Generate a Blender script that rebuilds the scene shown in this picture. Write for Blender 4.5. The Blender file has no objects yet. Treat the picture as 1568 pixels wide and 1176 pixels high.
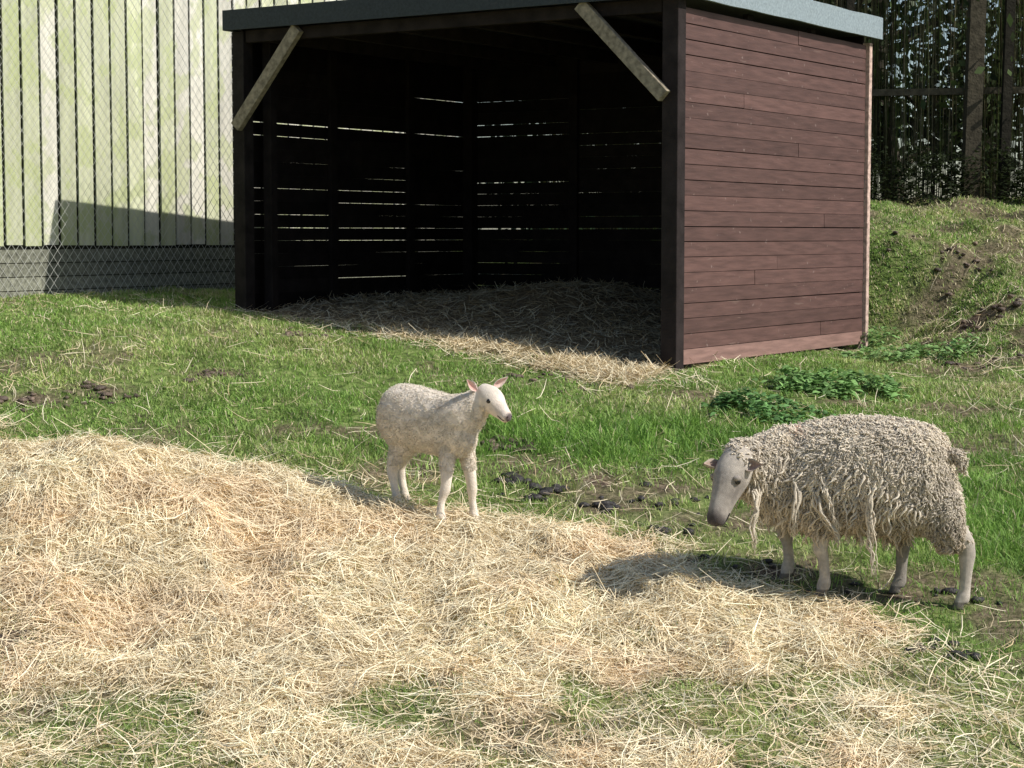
import bpy, bmesh, math, numpy as np
from mathutils import Vector
rng=np.random.default_rng(7)
scene=bpy.context.scene
scene.view_settings.view_transform='Standard'
scene.view_settings.look='None'
scene.view_settings.exposure=0

# ---------------------------------------------------------------- helpers
def link(o,parent=None):
    scene.collection.objects.link(o)
    if parent is not None: o.parent=parent
    return o
def empty(name):
    e=bpy.data.objects.new(name,None); scene.collection.objects.link(e); return e
def sstep(a,b,x):
    t=np.clip((np.asarray(x,float)-a)/(b-a),0,1); return t*t*(3-2*t)
def vnoise(x,y,s,seed=0):
    r=np.random.default_rng(seed+1000).random((128,128))
    x=np.asarray(x,float)/s; y=np.asarray(y,float)/s
    xi=np.floor(x).astype(int); yi=np.floor(y).astype(int)
    fx=x-xi; fy=y-yi; fx=fx*fx*(3-2*fx); fy=fy*fy*(3-2*fy)
    g=lambda a,b:r[a%128,b%128]
    return (g(xi,yi)*(1-fx)+g(xi+1,yi)*fx)*(1-fy)+(g(xi,yi+1)*(1-fx)+g(xi+1,yi+1)*fx)*fy
def fbm(x,y,s,seed=0,o=3):
    v=0;a=1;t=0
    for i in range(o):
        v=v+a*vnoise(x,y,s/2**i,seed+i*17); t+=a; a*=.5
    return v/t

# ---------------------------------------------------------------- shelter frame
O=np.array([1.0,11.6]); U=np.array([-.835,.55]); U/=np.linalg.norm(U); V=np.array([.55,.835]); V/=np.linalg.norm(V)
SW,SL=3.55,2.9
def SP(u,v,z): 
    p=O+U*u+V*v; return (p[0],p[1],z)
def shed_uv(x,y):
    dx=np.asarray(x)-O[0]; dy=np.asarray(y)-O[1]
    return dx*U[0]+dy*U[1], dx*V[0]+dy*V[1]

# ---------------------------------------------------------------- terrain
hx=np.array([-6,-2.66,-1.86,-1.1,-.59,.2,.79,1.25,1.66,1.95,2.6]); hy=np.array([10.3,9.8,9.5,9.45,9.15,8.75,8.2,7.7,7.2,6.75,5.0])
def hayedge(x): return np.interp(x,hx,hy)
def spotf(x,y,cx,cy,rx,ry): return np.exp(-(((x-cx)/rx)**2+((y-cy)/ry)**2))
def hay_mask(x,y):
    e=hayedge(x)+(fbm(x,y,.45,5)-.5)*1.15+(fbm(x,y,.12,6,2)-.5)*.45
    m=sstep(-.15,.42,e-y)
    t=sstep(6.2,7.9,y-.15*x)
    t=np.clip(t-.6*spotf(x,y,-1.35,6.5,1.0,.38)-.5*spotf(x,y,1.55,6.7,.75,.5)-.45*spotf(x,y,-.3,6.25,.9,.25),0,1)
    n=fbm(x,y,.42,9)
    near=sstep(.62-.54*t,.80-.44*t,n+.12)
    near=.16+.84*near
    hole=spotf(x,y,-2.0,7.3,.2,.16)*.9+spotf(x,y,-1.45,7.25,.12,.06)*.6+spotf(x,y,.45,7.35,.18,.08)*.5
    return m*near*(1-np.clip(hole,0,1))
def hay_thick(x,y):
    return sstep(-.02,.45,hayedge(x)-y)*sstep(6.4,7.6,y)
def T(x,y,detail=True):
    x=np.asarray(x,float); y=np.asarray(y,float)
    ye=np.maximum(y,5.0)
    a=.085+.183*(ye-7.77); b=.82+.02*(np.minimum(y,40)-11.6); k=.06
    base=-k*np.logaddexp(-a/k,-b/k)
    base=base+np.clip(-.07*(x-1),-.1,.28)*sstep(8.5,12,y)
    u,v=shed_uv(x,y)
    br=np.maximum(sstep(2.75,3.9,x),sstep(SL+.15,SL+1.3,v)*sstep(.6,1.9,x))
    base=base+br*np.clip(y-11.6,0,4.9)*.215
    m=.27*np.exp(-(((x+2.05)/.95)**2+((y-8.75)/.7)**2))*sstep(-.1,.5,hayedge(x)-y)
    h=hay_thick(x,y)
    base=base+m+.025*h
    ins=sstep(0.1,1.0,v)*(1-sstep(SL-.1,SL,v))*sstep(0,.3,u)*(1-sstep(SW-.1,SW,u))
    base=base+ins*(.07+.22*np.exp(-((u-2.0)/.9)**2)*sstep(.6,2.2,v))
    if detail:
        near=(y<20)&(np.abs(x)<9)
        base=base+near*((fbm(x,y,.5,1)-.5)*.05+(fbm(x,y,.13,2,2)-.5)*.024*(1-h))
        base=base+near*h*((fbm(x,y,.38,3)-.5)*.13+(np.abs(fbm(x,y,.17,4,2)-.5))*.11-.025)
        base=base+near*sstep(2.4,3.2,x)*sstep(11.5,12.5,y)*((fbm(x,y,.5,31)-.5)*.22+(fbm(x,y,.16,33,2)-.5)*.07)
    return base
def mud_mask(x,y):
    m=sstep(.58,.76,fbm(x,y,.5,21))*.8
    def spot(cx,cy,rx,ry): return np.exp(-(((x-cx)/rx)**2+((y-cy)/ry)**2)**2)
    for s in [(.55,9.3,.5,.3),(1.75,7.95,.55,.25),(1.2,8.15,.35,.25),(-.35,10.6,.25,.2),(-2.35,10.5,.3,.12),(-1.7,10.9,.25,.12),
              (2.1,7.1,.25,.12),(-2.0,7.3,.22,.18),(.1,9.6,.35,.2),(2.9,12.3,.3,.3),(3.4,13.5,.4,.3),(1.0,8.75,.35,.2),(-2.6,10.35,.2,.1),(2.5,10.2,.6,.25),(3.4,12.4,.5,.3)]:
        m=np.maximum(m,spot(*s)*(.5+.9*(fbm(x,y,.15,23)-.2)))
    u,v=shed_uv(x,y)
    fr=np.exp(-((v+.15)/.4)**2)*sstep(-.1,.3,u)*(1-sstep(SW,SW+1.5,u))
    m=np.maximum(m,fr*.9)
    m=np.maximum(m,sstep(-.05,.15,v)*sstep(-.02,.1,u)*(1-sstep(SW,SW+.2,u))*(1-sstep(SL,SL+.2,v)))
    m=np.maximum(m,sstep(2.6,3.2,x)*sstep(12,12.6,y)*sstep(.47,.62,fbm(x,y,.4,35))*.8)
    return np.clip(m,0,1)

# ---------------------------------------------------------------- mesh makers
def mesh_np(name,verts,faces,cols,mat,parent=None,smooth=False):
    verts=np.ascontiguousarray(verts,dtype=np.float32); faces=np.ascontiguousarray(faces,dtype=np.int32)
    me=bpy.data.meshes.new(name)
    nf,k=faces.shape
    me.vertices.add(len(verts)); me.vertices.foreach_set('co',verts.ravel())
    me.loops.add(nf*k); me.loops.foreach_set('vertex_index',faces.ravel())
    me.polygons.add(nf); me.polygons.foreach_set('loop_start',np.arange(0,nf*k,k,dtype=np.int32))
    me.update(calc_edges=True)
    if cols is not None:
        a=me.color_attributes.new('Col','FLOAT_COLOR','POINT')
        c=np.ones((len(verts),4),np.float32); c[:,:3]=cols; a.data.foreach_set('color',c.ravel())
    me.polygons.foreach_set('use_smooth',np.full(nf,bool(smooth)))
    me.materials.append(mat); me.validate()
    o=bpy.data.objects.new(name,me); link(o,parent); return o
def ribbons(name,P,Wd,side,cols,mat,parent=None):
    N,K,_=P.shape
    L=P-side[:,None,:]*Wd[...,None]*.5; R=P+side[:,None,:]*Wd[...,None]*.5
    v=np.stack([L,R],2).reshape(-1,3)
    base=(np.arange(N)*K*2)[:,None]+np.arange(K-1)[None,:]*2
    f=np.stack([base,base+1,base+3,base+2],-1).reshape(-1,4)
    c=np.repeat(cols,K*2,axis=0)
    return mesh_np(name,v,f,c,mat,parent,True)
def tubes(name,P,Rd,cols,mat,parent=None,sides=3,smooth=True):
    N,K,_=P.shape
    t=np.gradient(P,axis=1); t/=np.linalg.norm(t,axis=2,keepdims=True)+1e-9
    ref=np.zeros((N,1,3)); ref[...,0]=.31; ref[...,1]=.87; ref[...,2]=.38
    a=np.cross(t,ref); a/=np.linalg.norm(a,axis=2,keepdims=True)+1e-9
    b=np.cross(t,a)
    an=np.arange(sides)*2*math.pi/sides
    v=P[:,:,None,:]+Rd[:,:,None,None]*(a[:,:,None,:]*np.cos(an)[None,None,:,None]+b[:,:,None,:]*np.sin(an)[None,None,:,None])
    v=v.reshape(-1,3)
    base=(np.arange(N)*K*sides)[:,None,None]+(np.arange(K-1)*sides)[None,:,None]
    s=np.arange(sides)[None,None,:]; s2=(s+1)%sides
    f=np.stack([base+s,base+s2,base+s2+sides,base+s+sides],-1).reshape(-1,4)
    if cols.ndim==2: c=np.repeat(cols,K*sides,axis=0)
    else: c=np.repeat(cols.reshape(-1,3),sides,axis=0)
    return mesh_np(name,v,f,c,mat,parent,smooth)
class MB:
    def __init__(s): s.v=[];s.f=[];s.c=[]
    def hexa(s,pts,col):
        n=len(s.v); s.v+=list(pts); s.c+=[col]*8
        for q in [(0,3,2,1),(4,5,6,7),(0,1,5,4),(1,2,6,5),(2,3,7,6),(3,0,4,7)]: s.f.append([n+i for i in q])
    def make(s,name,mat,parent=None,bevel=0):
        o=mesh_np(name,np.array(s.v),np.array(s.f),np.array(s.c),mat,parent)
        if bevel:
            m=o.modifiers.new('b','BEVEL'); m.width=bevel; m.segments=1; m.limit_method='ANGLE'
        return o
def beam(mb,p0,p1,w,t,col,up=(0,0,1)):
    p0=Vector(p0);p1=Vector(p1); d=(p1-p0).normalized(); a=d.cross(Vector(up)).normalized(); b=a.cross(d)
    pts=[]
    for p in (p0,p1):
        for sa,sb in ((-1,-1),(1,-1),(1,1),(-1,1)): pts.append(tuple(p+a*sa*w/2+b*sb*t/2))
    mb.hexa(pts,col)

# ---------------------------------------------------------------- materials
def newmat(name):
    m=bpy.data.materials.new(name); m.use_nodes=True; nt=m.node_tree; b=nt.nodes['Principled BSDF']; return m,nt,b
def attr_mat(name,rough=.8,nscale=30,namt=.25,spec=.2,transl=0,bump=0,bscale=200,grain=None,sheen=0,scuff=None,scuff2=None):
    m,nt,b=newmat(name); L=nt.links
    A=nt.nodes.new('ShaderNodeAttribute'); A.attribute_name='Col'
    G=nt.nodes.new('ShaderNodeNewGeometry'); src=G.outputs['Position']; pos=src
    if grain:
        dt=nt.nodes.new('ShaderNodeVectorMath'); dt.operation='DOT_PRODUCT'; dt.inputs[1].default_value=grain[0]; L.new(src,dt.inputs[0])
        dt2=nt.nodes.new('ShaderNodeVectorMath'); dt2.operation='DOT_PRODUCT'; dt2.inputs[1].default_value=grain[1]; L.new(src,dt2.inputs[0])
        m1=nt.nodes.new('ShaderNodeMath'); m1.operation='MULTIPLY'; m1.inputs[1].default_value=grain[2]; L.new(dt.outputs['Value'],m1.inputs[0])
        cb=nt.nodes.new('ShaderNodeCombineXYZ'); L.new(m1.outputs[0],cb.inputs[0]); L.new(dt2.outputs['Value'],cb.inputs[1]); src=cb.outputs[0]
    def noise(sc,d=5,s=None):
        N=nt.nodes.new('ShaderNodeTexNoise'); N.inputs['Scale'].default_value=sc; N.inputs['Detail'].default_value=d; L.new(s or src,N.inputs['Vector']); return N.outputs['Fac']
    R=nt.nodes.new('ShaderNodeMapRange'); R.inputs[1].default_value=.3;R.inputs[2].default_value=.7; R.inputs[3].default_value=1-namt; R.inputs[4].default_value=1+namt
    L.new(noise(nscale),R.inputs[0])
    M=nt.nodes.new('ShaderNodeVectorMath'); M.operation='SCALE'
    L.new(A.outputs['Color'],M.inputs[0]); L.new(R.outputs[0],M.inputs['Scale'])
    out=M.outputs[0]
    for sc,sr in ((scuff,src),(scuff2,pos)):
        if sc:
            n=noise(sc[0],8,sr); r=nt.nodes.new('ShaderNodeMapRange'); r.inputs[1].default_value=sc[1]; r.inputs[2].default_value=sc[1]+.06; r.inputs[4].default_value=sc[2]; L.new(n,r.inputs[0])
            x=nt.nodes.new('ShaderNodeMix'); x.data_type='RGBA'; L.new(r.outputs[0],x.inputs[0]); L.new(out,x.inputs[6]); x.inputs[7].default_value=(*sc[3],1); out=x.outputs[2]
    L.new(out,b.inputs['Base Color'])
    b.inputs['Roughness'].default_value=rough; b.inputs['Specular IOR Level'].default_value=spec
    if sheen: b.inputs['Sheen Weight'].default_value=sheen
    if bump:
        B=nt.nodes.new('ShaderNodeBump'); B.inputs['Strength'].default_value=bump; B.inputs['Distance'].default_value=.01
        L.new(noise(bscale,4),B.inputs['Height']); L.new(B.outputs[0],b.inputs['Normal'])
    if transl:
        t=nt.nodes.new('ShaderNodeBsdfTranslucent'); L.new(out,t.inputs['Color'])
        mx=nt.nodes.new('ShaderNodeMixShader'); mx.inputs[0].default_value=transl
        L.new(b.outputs[0],mx.inputs[1]); L.new(t.outputs[0],mx.inputs[2]); L.new(mx.outputs[0],nt.nodes['Material Output'].inputs[0])
    return m
M_grass=attr_mat('grass_blades',.6,3,.25,.3,transl=.3)
M_hay=attr_mat('hay_strands',.6,8,.12,.35)
M_wood=attr_mat('shelter_dark_and_shaded_wood',.8,9,.35,.1,bump=.3,bscale=60)
M_red=attr_mat('shelter_brown_stain',.6,34,.25,.3,bump=.2,bscale=60,grain=((V[0],V[1],0),(0,0,1),.12),scuff=(26,.66,.45,(.20,.135,.11)),scuff2=(24,.68,.65,(.26,.19,.165)))
M_pale=attr_mat('weathered_wood',.85,30,.4,.1,bump=.3,bscale=60)
M_fence=attr_mat('fence_wood',.9,14,.16,.1,bump=.1,bscale=40,grain=((0,0,1),(.7,.7,0),.1),scuff2=(5,.50,.5,(.42,.47,.20)))
M_felt=attr_mat('roof_felt',.8,60,.2,.3,bump=.5,bscale=300)
M_wool=attr_mat('wool',.95,25,.14,.05,bump=.5,bscale=220,sheen=.15)
M_skin=attr_mat('face_hair',.95,60,.16,.04,bump=.6,bscale=400,sheen=.1)
M_leaf=attr_mat('leaves',.5,5,.3,.3,transl=.25)
M_bark=attr_mat('bark',.9,20,.35,.1,bump=.6,bscale=50)
M_dung=attr_mat('dung_and_soil',.6,40,.4,.4,bump=.8,bscale=90)
M_wire=attr_mat('galvanised_wire',.5,5,.1,.4)
M_eye,_nt,_b=newmat('eye'); _b.inputs['Base Color'].default_value=(.01,.008,.006,1); _b.inputs['Roughness'].default_value=.12

def ground_mat():
    m,nt,b=newmat('ground'); L=nt.links
    A=nt.nodes.new('ShaderNodeAttribute'); A.attribute_name='Col'
    S=nt.nodes.new('ShaderNodeSeparateColor'); L.new(A.outputs['Color'],S.inputs[0])
    G=nt.nodes.new('ShaderNodeNewGeometry')
    def noise(sc,d=6):
        n=nt.nodes.new('ShaderNodeTexNoise'); n.inputs['Scale'].default_value=sc; n.inputs['Detail'].default_value=d; L.new(G.outputs['Position'],n.inputs['Vector']); return n.outputs['Fac']
    def ramp(f,stops):
        r=nt.nodes.new('ShaderNodeValToRGB'); L.new(f,r.inputs[0])
        while len(r.color_ramp.elements)<len(stops): r.color_ramp.elements.new(.5)
        for e,(p,c) in zip(r.color_ramp.elements,stops): e.position=p; e.color=(*c,1)
        return r.outputs[0]
    def mix(f,a,bb):
        x=nt.nodes.new('ShaderNodeMix'); x.data_type='RGBA'; L.new(f,x.inputs[0]); L.new(a,x.inputs[6]); L.new(bb,x.inputs[7]); return x.outputs[2]
    grass=ramp(noise(18),[(.3,(.06,.08,.025)),(.5,(.14,.20,.05)),(.7,(.26,.30,.11))])
    soil=ramp(noise(30),[(.3,(.035,.025,.018)),(.5,(.13,.09,.065)),(.72,(.28,.21,.15))])
    hay=ramp(noise(60,8),[(.3,(.26,.18,.09)),(.5,(.58,.45,.26)),(.7,(.80,.66,.42))])
    c=mix(S.outputs[1],grass,soil); c=mix(S.outputs[0],c,hay); 
    dk=nt.nodes.new('ShaderNodeMix'); dk.data_type='RGBA'; L.new(S.outputs[2],dk.inputs[0]); L.new(c,dk.inputs[6]); dk.inputs[7].default_value=(.03,.022,.016,1)  # blue channel paints shade onto the floor inside the shelter
    L.new(dk.outputs[2],b.inputs['Base Color']); b.inputs['Roughness'].default_value=.95; b.inputs['Specular IOR Level'].default_value=.1
    B=nt.nodes.new('ShaderNodeBump'); B.inputs['Strength'].default_value=.7; B.inputs['Distance'].default_value=.02; L.new(noise(70),B.inputs['Height']); L.new(B.outputs[0],b.inputs['Normal'])
    return m
def axis(lo,hi,step,far):
    c=np.arange(lo,hi+1e-6,step); g=[];d=step;p=hi
    while p<far: d*=1.35; p+=d; g.append(p)
    q=[];d=step;p=lo
    while p>-far: d*=1.35; p-=d; q.append(p)
    return np.array(q[::-1]+list(c)+g)
gx=axis(-5,5,.04,400); gy=axis(5,17.5,.04,400)
X,Y=np.meshgrid(gx,gy); Z=T(X,Y)
nx,ny=len(gx),len(gy)
idx=np.arange(nx*ny).reshape(ny,nx)
F=np.stack([idx[:-1,:-1],idx[:-1,1:],idx[1:,1:],idx[1:,:-1]],-1).reshape(-1,4)
xr,yr=X.ravel(),Y.ravel()
uu,vv=shed_uv(xr,yr)
inside=(uu>0)&(uu<SW)&(vv>0)&(vv<SL)
hm=hay_mask(xr,yr); hm=np.where(inside,.25+.5*fbm(xr,yr,.4,77),hm)
cols=np.stack([hm,mud_mask(xr,yr),sstep(0,.5,vv)*(uu>0)*(uu<SW)*(vv<SL)*.5],1)  # third channel: shelter shade painted into the floor, deeper towards the back
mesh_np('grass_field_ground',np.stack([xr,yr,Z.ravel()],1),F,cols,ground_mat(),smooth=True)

# ---------------------------------------------------------------- hay
def straw(x,y,length,width,col,lift,name,tilt=.25,coh=.0):
    N=len(x); th=rng.uniform(0,2*math.pi,N)
    if coh: 
        field=(fbm(x,y,.3,101,2)*14); pick=rng.random(N)<coh; th=np.where(pick,field+rng.normal(0,.45,N),th)
    d=np.stack([np.cos(th),np.sin(th)],1)
    K=4; s=np.linspace(-.5,.5,K)
    curv=rng.normal(0,.35,N)
    perp=np.stack([-d[:,1],d[:,0]],1)
    P=np.zeros((N,K,3))
    for k in range(K):
        off=s[k]*length
        bx=x+d[:,0]*off+perp[:,0]*curv*length*(s[k]**2)*1.5
        by=y+d[:,1]*off+perp[:,1]*curv*length*(s[k]**2)*1.5
        P[:,k,0]=bx;P[:,k,1]=by
        P[:,k,2]=T(bx,by)
    cz=P[:,:,2].mean(1)
    tl=rng.normal(0,tilt,N)
    for k in range(K):
        P[:,k,2]=P[:,k,2]*.8+cz*.2+lift+np.maximum(tl*s[k]*length,-.01)
    W=np.repeat((width)[:,None],K,1)*np.array([.7,1,1,.5])
    roll=rng.uniform(-.8,.8,N)
    side=np.stack([perp[:,0]*np.cos(roll),perp[:,1]*np.cos(roll),np.sin(roll)],1)
    ribbons(name,P,W,side,col,M_hay)
N=165000
y=6.0+rng.random(N)**.9*4.4; x=(rng.random(N)-.5)*.60*y
hmv=hay_mask(x,y)
keep=rng.random(N)<hmv**1.3*.9
x,y=x[keep],y[keep]; N=len(x)
b=rng.random(N)**.6; tint=sstep(.5,.62,fbm(x,y,.5,41))[:,None]
c0=np.array([.60,.44,.235]);c1=np.array([1.0,.90,.64]);c2=np.array([.84,.63,.40])
col=c0+(c1-c0)*b[:,None]; col=col*(1-.5*tint)+c2*.5*tint
col*=.88+.26*fbm(x,y,.3,43)[:,None]; col=np.minimum(col,.97)
ln_=rng.uniform(.06,.20,N); lg=rng.random(N)<.12; ln_[lg]*=1.6
straw(x,y,ln_,rng.uniform(.002,.004,N),col,.003+rng.random(N)**2.5*.038,'hay_pile',coh=.6)
N=75000
y=6.0+rng.random(N)*9.8; x=(rng.random(N)-.5)*.62*y
u,v=shed_uv(x,y)
thr=np.exp(-((v+.28)/.25)**2)*np.clip(1.6-u/1.3,0.18,1)*(u>-.3)*(u<SW+.6)
ins=((v>0.03)&(v<SL-.05)&(u>0.1)&(u<SW-.1))*1.0
bank=sstep(2.2,2.8,x)*.22*sstep(.45,.6,fbm(x,y,.4,91))
d_hay=np.exp(-np.maximum(y-hayedge(x),0)/.4)*.45
p=np.maximum.reduce([thr,ins,bank,d_hay,.03+.18*sstep(.55,.7,fbm(x,y,.6,93))])
p=np.where((v>SL-.05)&(u>-.1)&(u<SW+.3),0,p)
keep=(rng.random(N)<p); x,y=x[keep],y[keep]; N=len(x)
# a denser spill of hay in front of the opening
n2_=9000; uu_=np.abs(rng.normal(0,1.0,n2_))+.0; vv_=-.30+rng.normal(0,.15,n2_)-.05*uu_; k_=(vv_<-.03)&(fbm(uu_,vv_,.25,97)>.36)
pp=O[None,:]+U[None,:]*uu_[:,None]+V[None,:]*vv_[:,None]; x=np.concatenate([x,pp[k_,0]]); y=np.concatenate([y,pp[k_,1]]); N=len(x)
col=c0*.85+(c1*.85-c0*.85)*rng.random(N)[:,None]
u,v=shed_uv(x,y); isin=(v>0.0)&(v<SL)&(u>0)&(u<SW); col[isin]*=.62  # straw under the roof darkened, the interior shade is in its colour
ll=rng.uniform(.05,.2,N); ll[isin]*=.8
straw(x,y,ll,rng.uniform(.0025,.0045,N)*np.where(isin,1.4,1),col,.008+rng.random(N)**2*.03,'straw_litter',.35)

# ---------------------------------------------------------------- grass
N=500000
y=np.sqrt(5.8**2+rng.random(N)*(17.0**2-5.8**2)); x=(rng.random(N)-.5)*.64*y
hmv=hay_mask(x,y); mu=mud_mask(x,y)
u,v=shed_uv(x,y); ins=(v>-.02)&(u>-.03)&(u<SW+.05)&(v<SL+.05)
lush=np.clip(spotf(x,y,-.1,9.9,1.3,.45)+spotf(x,y,2.35,8.6,.6,1.1)+spotf(x,y,1.0,10.0,.9,.5)+.5*spotf(x,y,2.6,10.6,.6,.6),0,1)
dens=(1-np.clip(hmv*1.15,0,1))*(1-.95*mu)*(.22+.78*sstep(.31,.52,fbm(x,y,.2,61)+.15*lush))
dens=np.where(ins,0,dens); dens=np.where((y<8)&(hmv>.3),np.maximum(dens,.07),dens)
keep=rng.random(N)<dens; x,y,lush=x[keep],y[keep],lush[keep]; N=len(x)
n1=fbm(x,y,.6,51); n2=rng.random(N); n3=fbm(x,y,.16,55,2)
hgt=(.012+.022*rng.random(N)+.055*lush*rng.random(N)*(.4+1.2*n3)+.018*n1)*(.6+.8*n3)
wid=(.0035+.002*rng.random(N))*np.clip(y/8.5,.8,1.9)
g_dark=np.array([.09,.20,.035]);g_mid=np.array([.29,.48,.09]);g_y=np.array([.50,.54,.20]);g_dead=np.array([.66,.57,.36])
col=g_dark+(g_mid-g_dark)*n2[:,None]
ty=np.clip(sstep(.42,.72,n1)*(1-lush)*.8+.2*(1-lush)+.04,0,1)[:,None]*rng.random(N)[:,None]**.7
col=col*(1-ty)+g_y*ty
dead=rng.random(N)<(.04+.09*(1-lush)+.2*sstep(2.3,2.9,x)+.12*(1-lush)*sstep(.5,.7,n1)); col[dead]=g_dead*(.6+.6*rng.random(dead.sum()))[:,None]
K=3; th=rng.uniform(0,2*math.pi,N); lean=rng.uniform(.2,1.2,N)
P=np.zeros((N,K,3)); z0=T(x,y)-.004
for k,s in enumerate([0,.55,1]):
    P[:,k,0]=x+np.cos(th)*lean*hgt*s**1.7; P[:,k,1]=y+np.sin(th)*lean*hgt*s**1.7; P[:,k,2]=z0+hgt*s*(1-.25*s*lean)
sa=th+math.pi/2+rng.normal(0,.5,N)
side=np.stack([np.cos(sa),np.sin(sa),np.zeros(N)],1)
ribbons('grass',P,wid[:,None]*np.array([1,.85,.12]),side,col,M_grass)

# ---------------------------------------------------------------- field shelter
sh=empty('wooden_field_shelter')
red=np.array([.096,.051,.043]); dk=np.array([.013,.010,.009])  # dk: interior darkness put into the colour of inner boards and posts
def sbox(mb,u0,u1,v0,v1,z0,z1,col):
    mb.hexa([SP(u0,v0,z0),SP(u1,v0,z0),SP(u1,v1,z0),SP(u0,v1,z0),SP(u0,v0,z1),SP(u1,v0,z1),SP(u1,v1,z1),SP(u0,v1,z1)],tuple(col))
ZB,ZT=.80,2.985; NB=23; ph=(ZT-ZB)/NB
mb=MB()
for i in range(NB):
    gp=rng.choice([.0035,.0055,.008],p=[.5,.35,.15])
    z0=ZB+i*ph+.001; z1=z0+ph-gp
    c=red*(.84+.34*rng.random())
    if i==0: c=c*1.6+np.array([.08,.055,.045])
    segs=[(.02,SL-.02)]
    if rng.random()<.3:
        s=rng.uniform(.8,2.2); segs=[(.02,s),(s+.003,SL-.02)]
    for (va,vb) in segs:
        cc=c*(.92+.16*rng.random()); d0=rng.normal(0,.0014); d1=rng.normal(0,.0014); o0=-.004-.003*rng.random()
        mb.hexa([SP(o0-.002,va,z0+d0),SP(.008,va,z0),SP(.008,vb,z0),SP(o0-.002,vb,z0+d1),SP(o0,va,z1+d0*.5),SP(.008,va,z1),SP(.008,vb,z1),SP(o0,vb,z1+d1*.5)],tuple(cc))
mb.make('side_wall_boards',M_red,sh)
mb=MB()
sbox(mb,.012,.018,.05,SL-.05,.8,2.99,dk*.6)  # near-black sheet behind the boards, paints the shade in their gaps
mb.make('side_wall_gap_shade',M_wood,sh)
mb=MB()
cuts=[0,.36,.7,1.0]
for kind,Lw in (('L',SL-.1),('B',SW-.05)):
    for c in range(3):
        for i in range(NB+1):
            z0=ZB+i*ph; g=rng.choice([0.0003,.0012,.0025,.0045,.007],p=[.54,.23,.14,.07,.02])
            if i>=NB-3 or (kind=='B' and i<4 and g>.003): g=.0003
            if kind=='L' and i==16: g=.008 if c<2 else .005
            if kind=='B' and i==8: g=.009
            t=rng.normal(0,.0008); z1=z0+ph-g; a0=cuts[c]*Lw; a1=cuts[c+1]*Lw-.0005
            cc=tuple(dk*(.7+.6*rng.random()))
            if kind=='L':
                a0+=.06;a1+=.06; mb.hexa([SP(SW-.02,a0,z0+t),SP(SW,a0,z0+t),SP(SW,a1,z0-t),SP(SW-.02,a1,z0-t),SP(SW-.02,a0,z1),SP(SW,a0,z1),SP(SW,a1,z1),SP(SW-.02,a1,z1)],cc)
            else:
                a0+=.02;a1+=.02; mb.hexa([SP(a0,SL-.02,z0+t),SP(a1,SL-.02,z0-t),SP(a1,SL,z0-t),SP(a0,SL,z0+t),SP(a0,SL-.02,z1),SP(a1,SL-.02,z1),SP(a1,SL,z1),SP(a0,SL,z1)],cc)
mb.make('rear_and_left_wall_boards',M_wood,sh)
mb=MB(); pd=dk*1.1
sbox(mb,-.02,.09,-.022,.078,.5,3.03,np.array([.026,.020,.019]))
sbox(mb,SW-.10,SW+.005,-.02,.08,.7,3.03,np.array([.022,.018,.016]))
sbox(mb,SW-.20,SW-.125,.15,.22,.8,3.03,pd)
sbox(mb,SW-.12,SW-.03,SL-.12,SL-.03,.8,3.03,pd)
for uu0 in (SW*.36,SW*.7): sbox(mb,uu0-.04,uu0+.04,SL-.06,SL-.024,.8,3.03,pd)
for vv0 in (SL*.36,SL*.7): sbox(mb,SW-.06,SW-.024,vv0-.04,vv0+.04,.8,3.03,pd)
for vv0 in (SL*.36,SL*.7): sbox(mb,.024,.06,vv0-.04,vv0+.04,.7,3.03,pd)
sbox(mb,.1,SW-.11,-.01,.05,2.95,3.035,pd*1.5)
for k in range(6):
    uu0=.35+k*.58; sbox(mb,uu0,uu0+.05,.06,SL-.03,2.95,3.04,pd*2)
mb.make('posts_and_rafters',M_wood,sh,.003)
mb=MB(); pale=np.array([.50,.36,.30])
sbox(mb,-.034,.03,SL-.015,SL+.035,.72,3.0,pale)
mb.make('rear_corner_post',M_pale,sh,.003)
mb=MB(); br=np.array([.26,.22,.16])
beam(mb,SP(SW-.05,-.045,2.36),SP(SW-.62,-.045,3.02),.05,.085,br)
beam(mb,SP(.06,-.045,2.44),SP(.66,-.045,3.03),.05,.085,br)
mb.make('corner_braces',M_pale,sh,.003)
mb=MB(); ov=.07; ol=.02
fr=np.array([.26,.31,.33])
sbox(mb,-ov,SW+ol,-ov,SL+ov,3.05,3.17,np.array([.06,.06,.06]))
mb.make('roof_deck',M_felt,sh,.01)
mb=MB()
nseg=40; vs=np.linspace(-ov-.02,SL+ov+.02,nseg+1); lo=3.035-.012*fbm(vs,vs*0,.5,3); hi=3.176+.014*fbm(vs,vs*0+3,.4,4); ou=-ov-.016-.012*fbm(vs,vs*0,.3,5)
for k in range(nseg):
    mb.hexa([SP(ou[k],vs[k],lo[k]),SP(-ov-.002,vs[k],lo[k]),SP(-ov-.002,vs[k+1],lo[k+1]),SP(ou[k+1],vs[k+1],lo[k+1]),SP(ou[k],vs[k],hi[k]),SP(-ov-.002,vs[k],hi[k]),SP(-ov-.002,vs[k+1],hi[k+1]),SP(ou[k+1],vs[k+1],hi[k+1])],tuple(fr))
sbox(mb,-ov-.002,SW+ol+.01,-ov-.02,-ov-.003,3.035,3.175,fr*.16)  # front edge: same felt darkened, its shade is put into the colour
sbox(mb,SW+ol+.003,SW+ol+.018,-ov-.0,SL+ov,3.035,3.175,fr*.5)  # left edge: felt toned down too, shade painted in
mb.make('roof_felt_edge',M_felt,sh)

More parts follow.
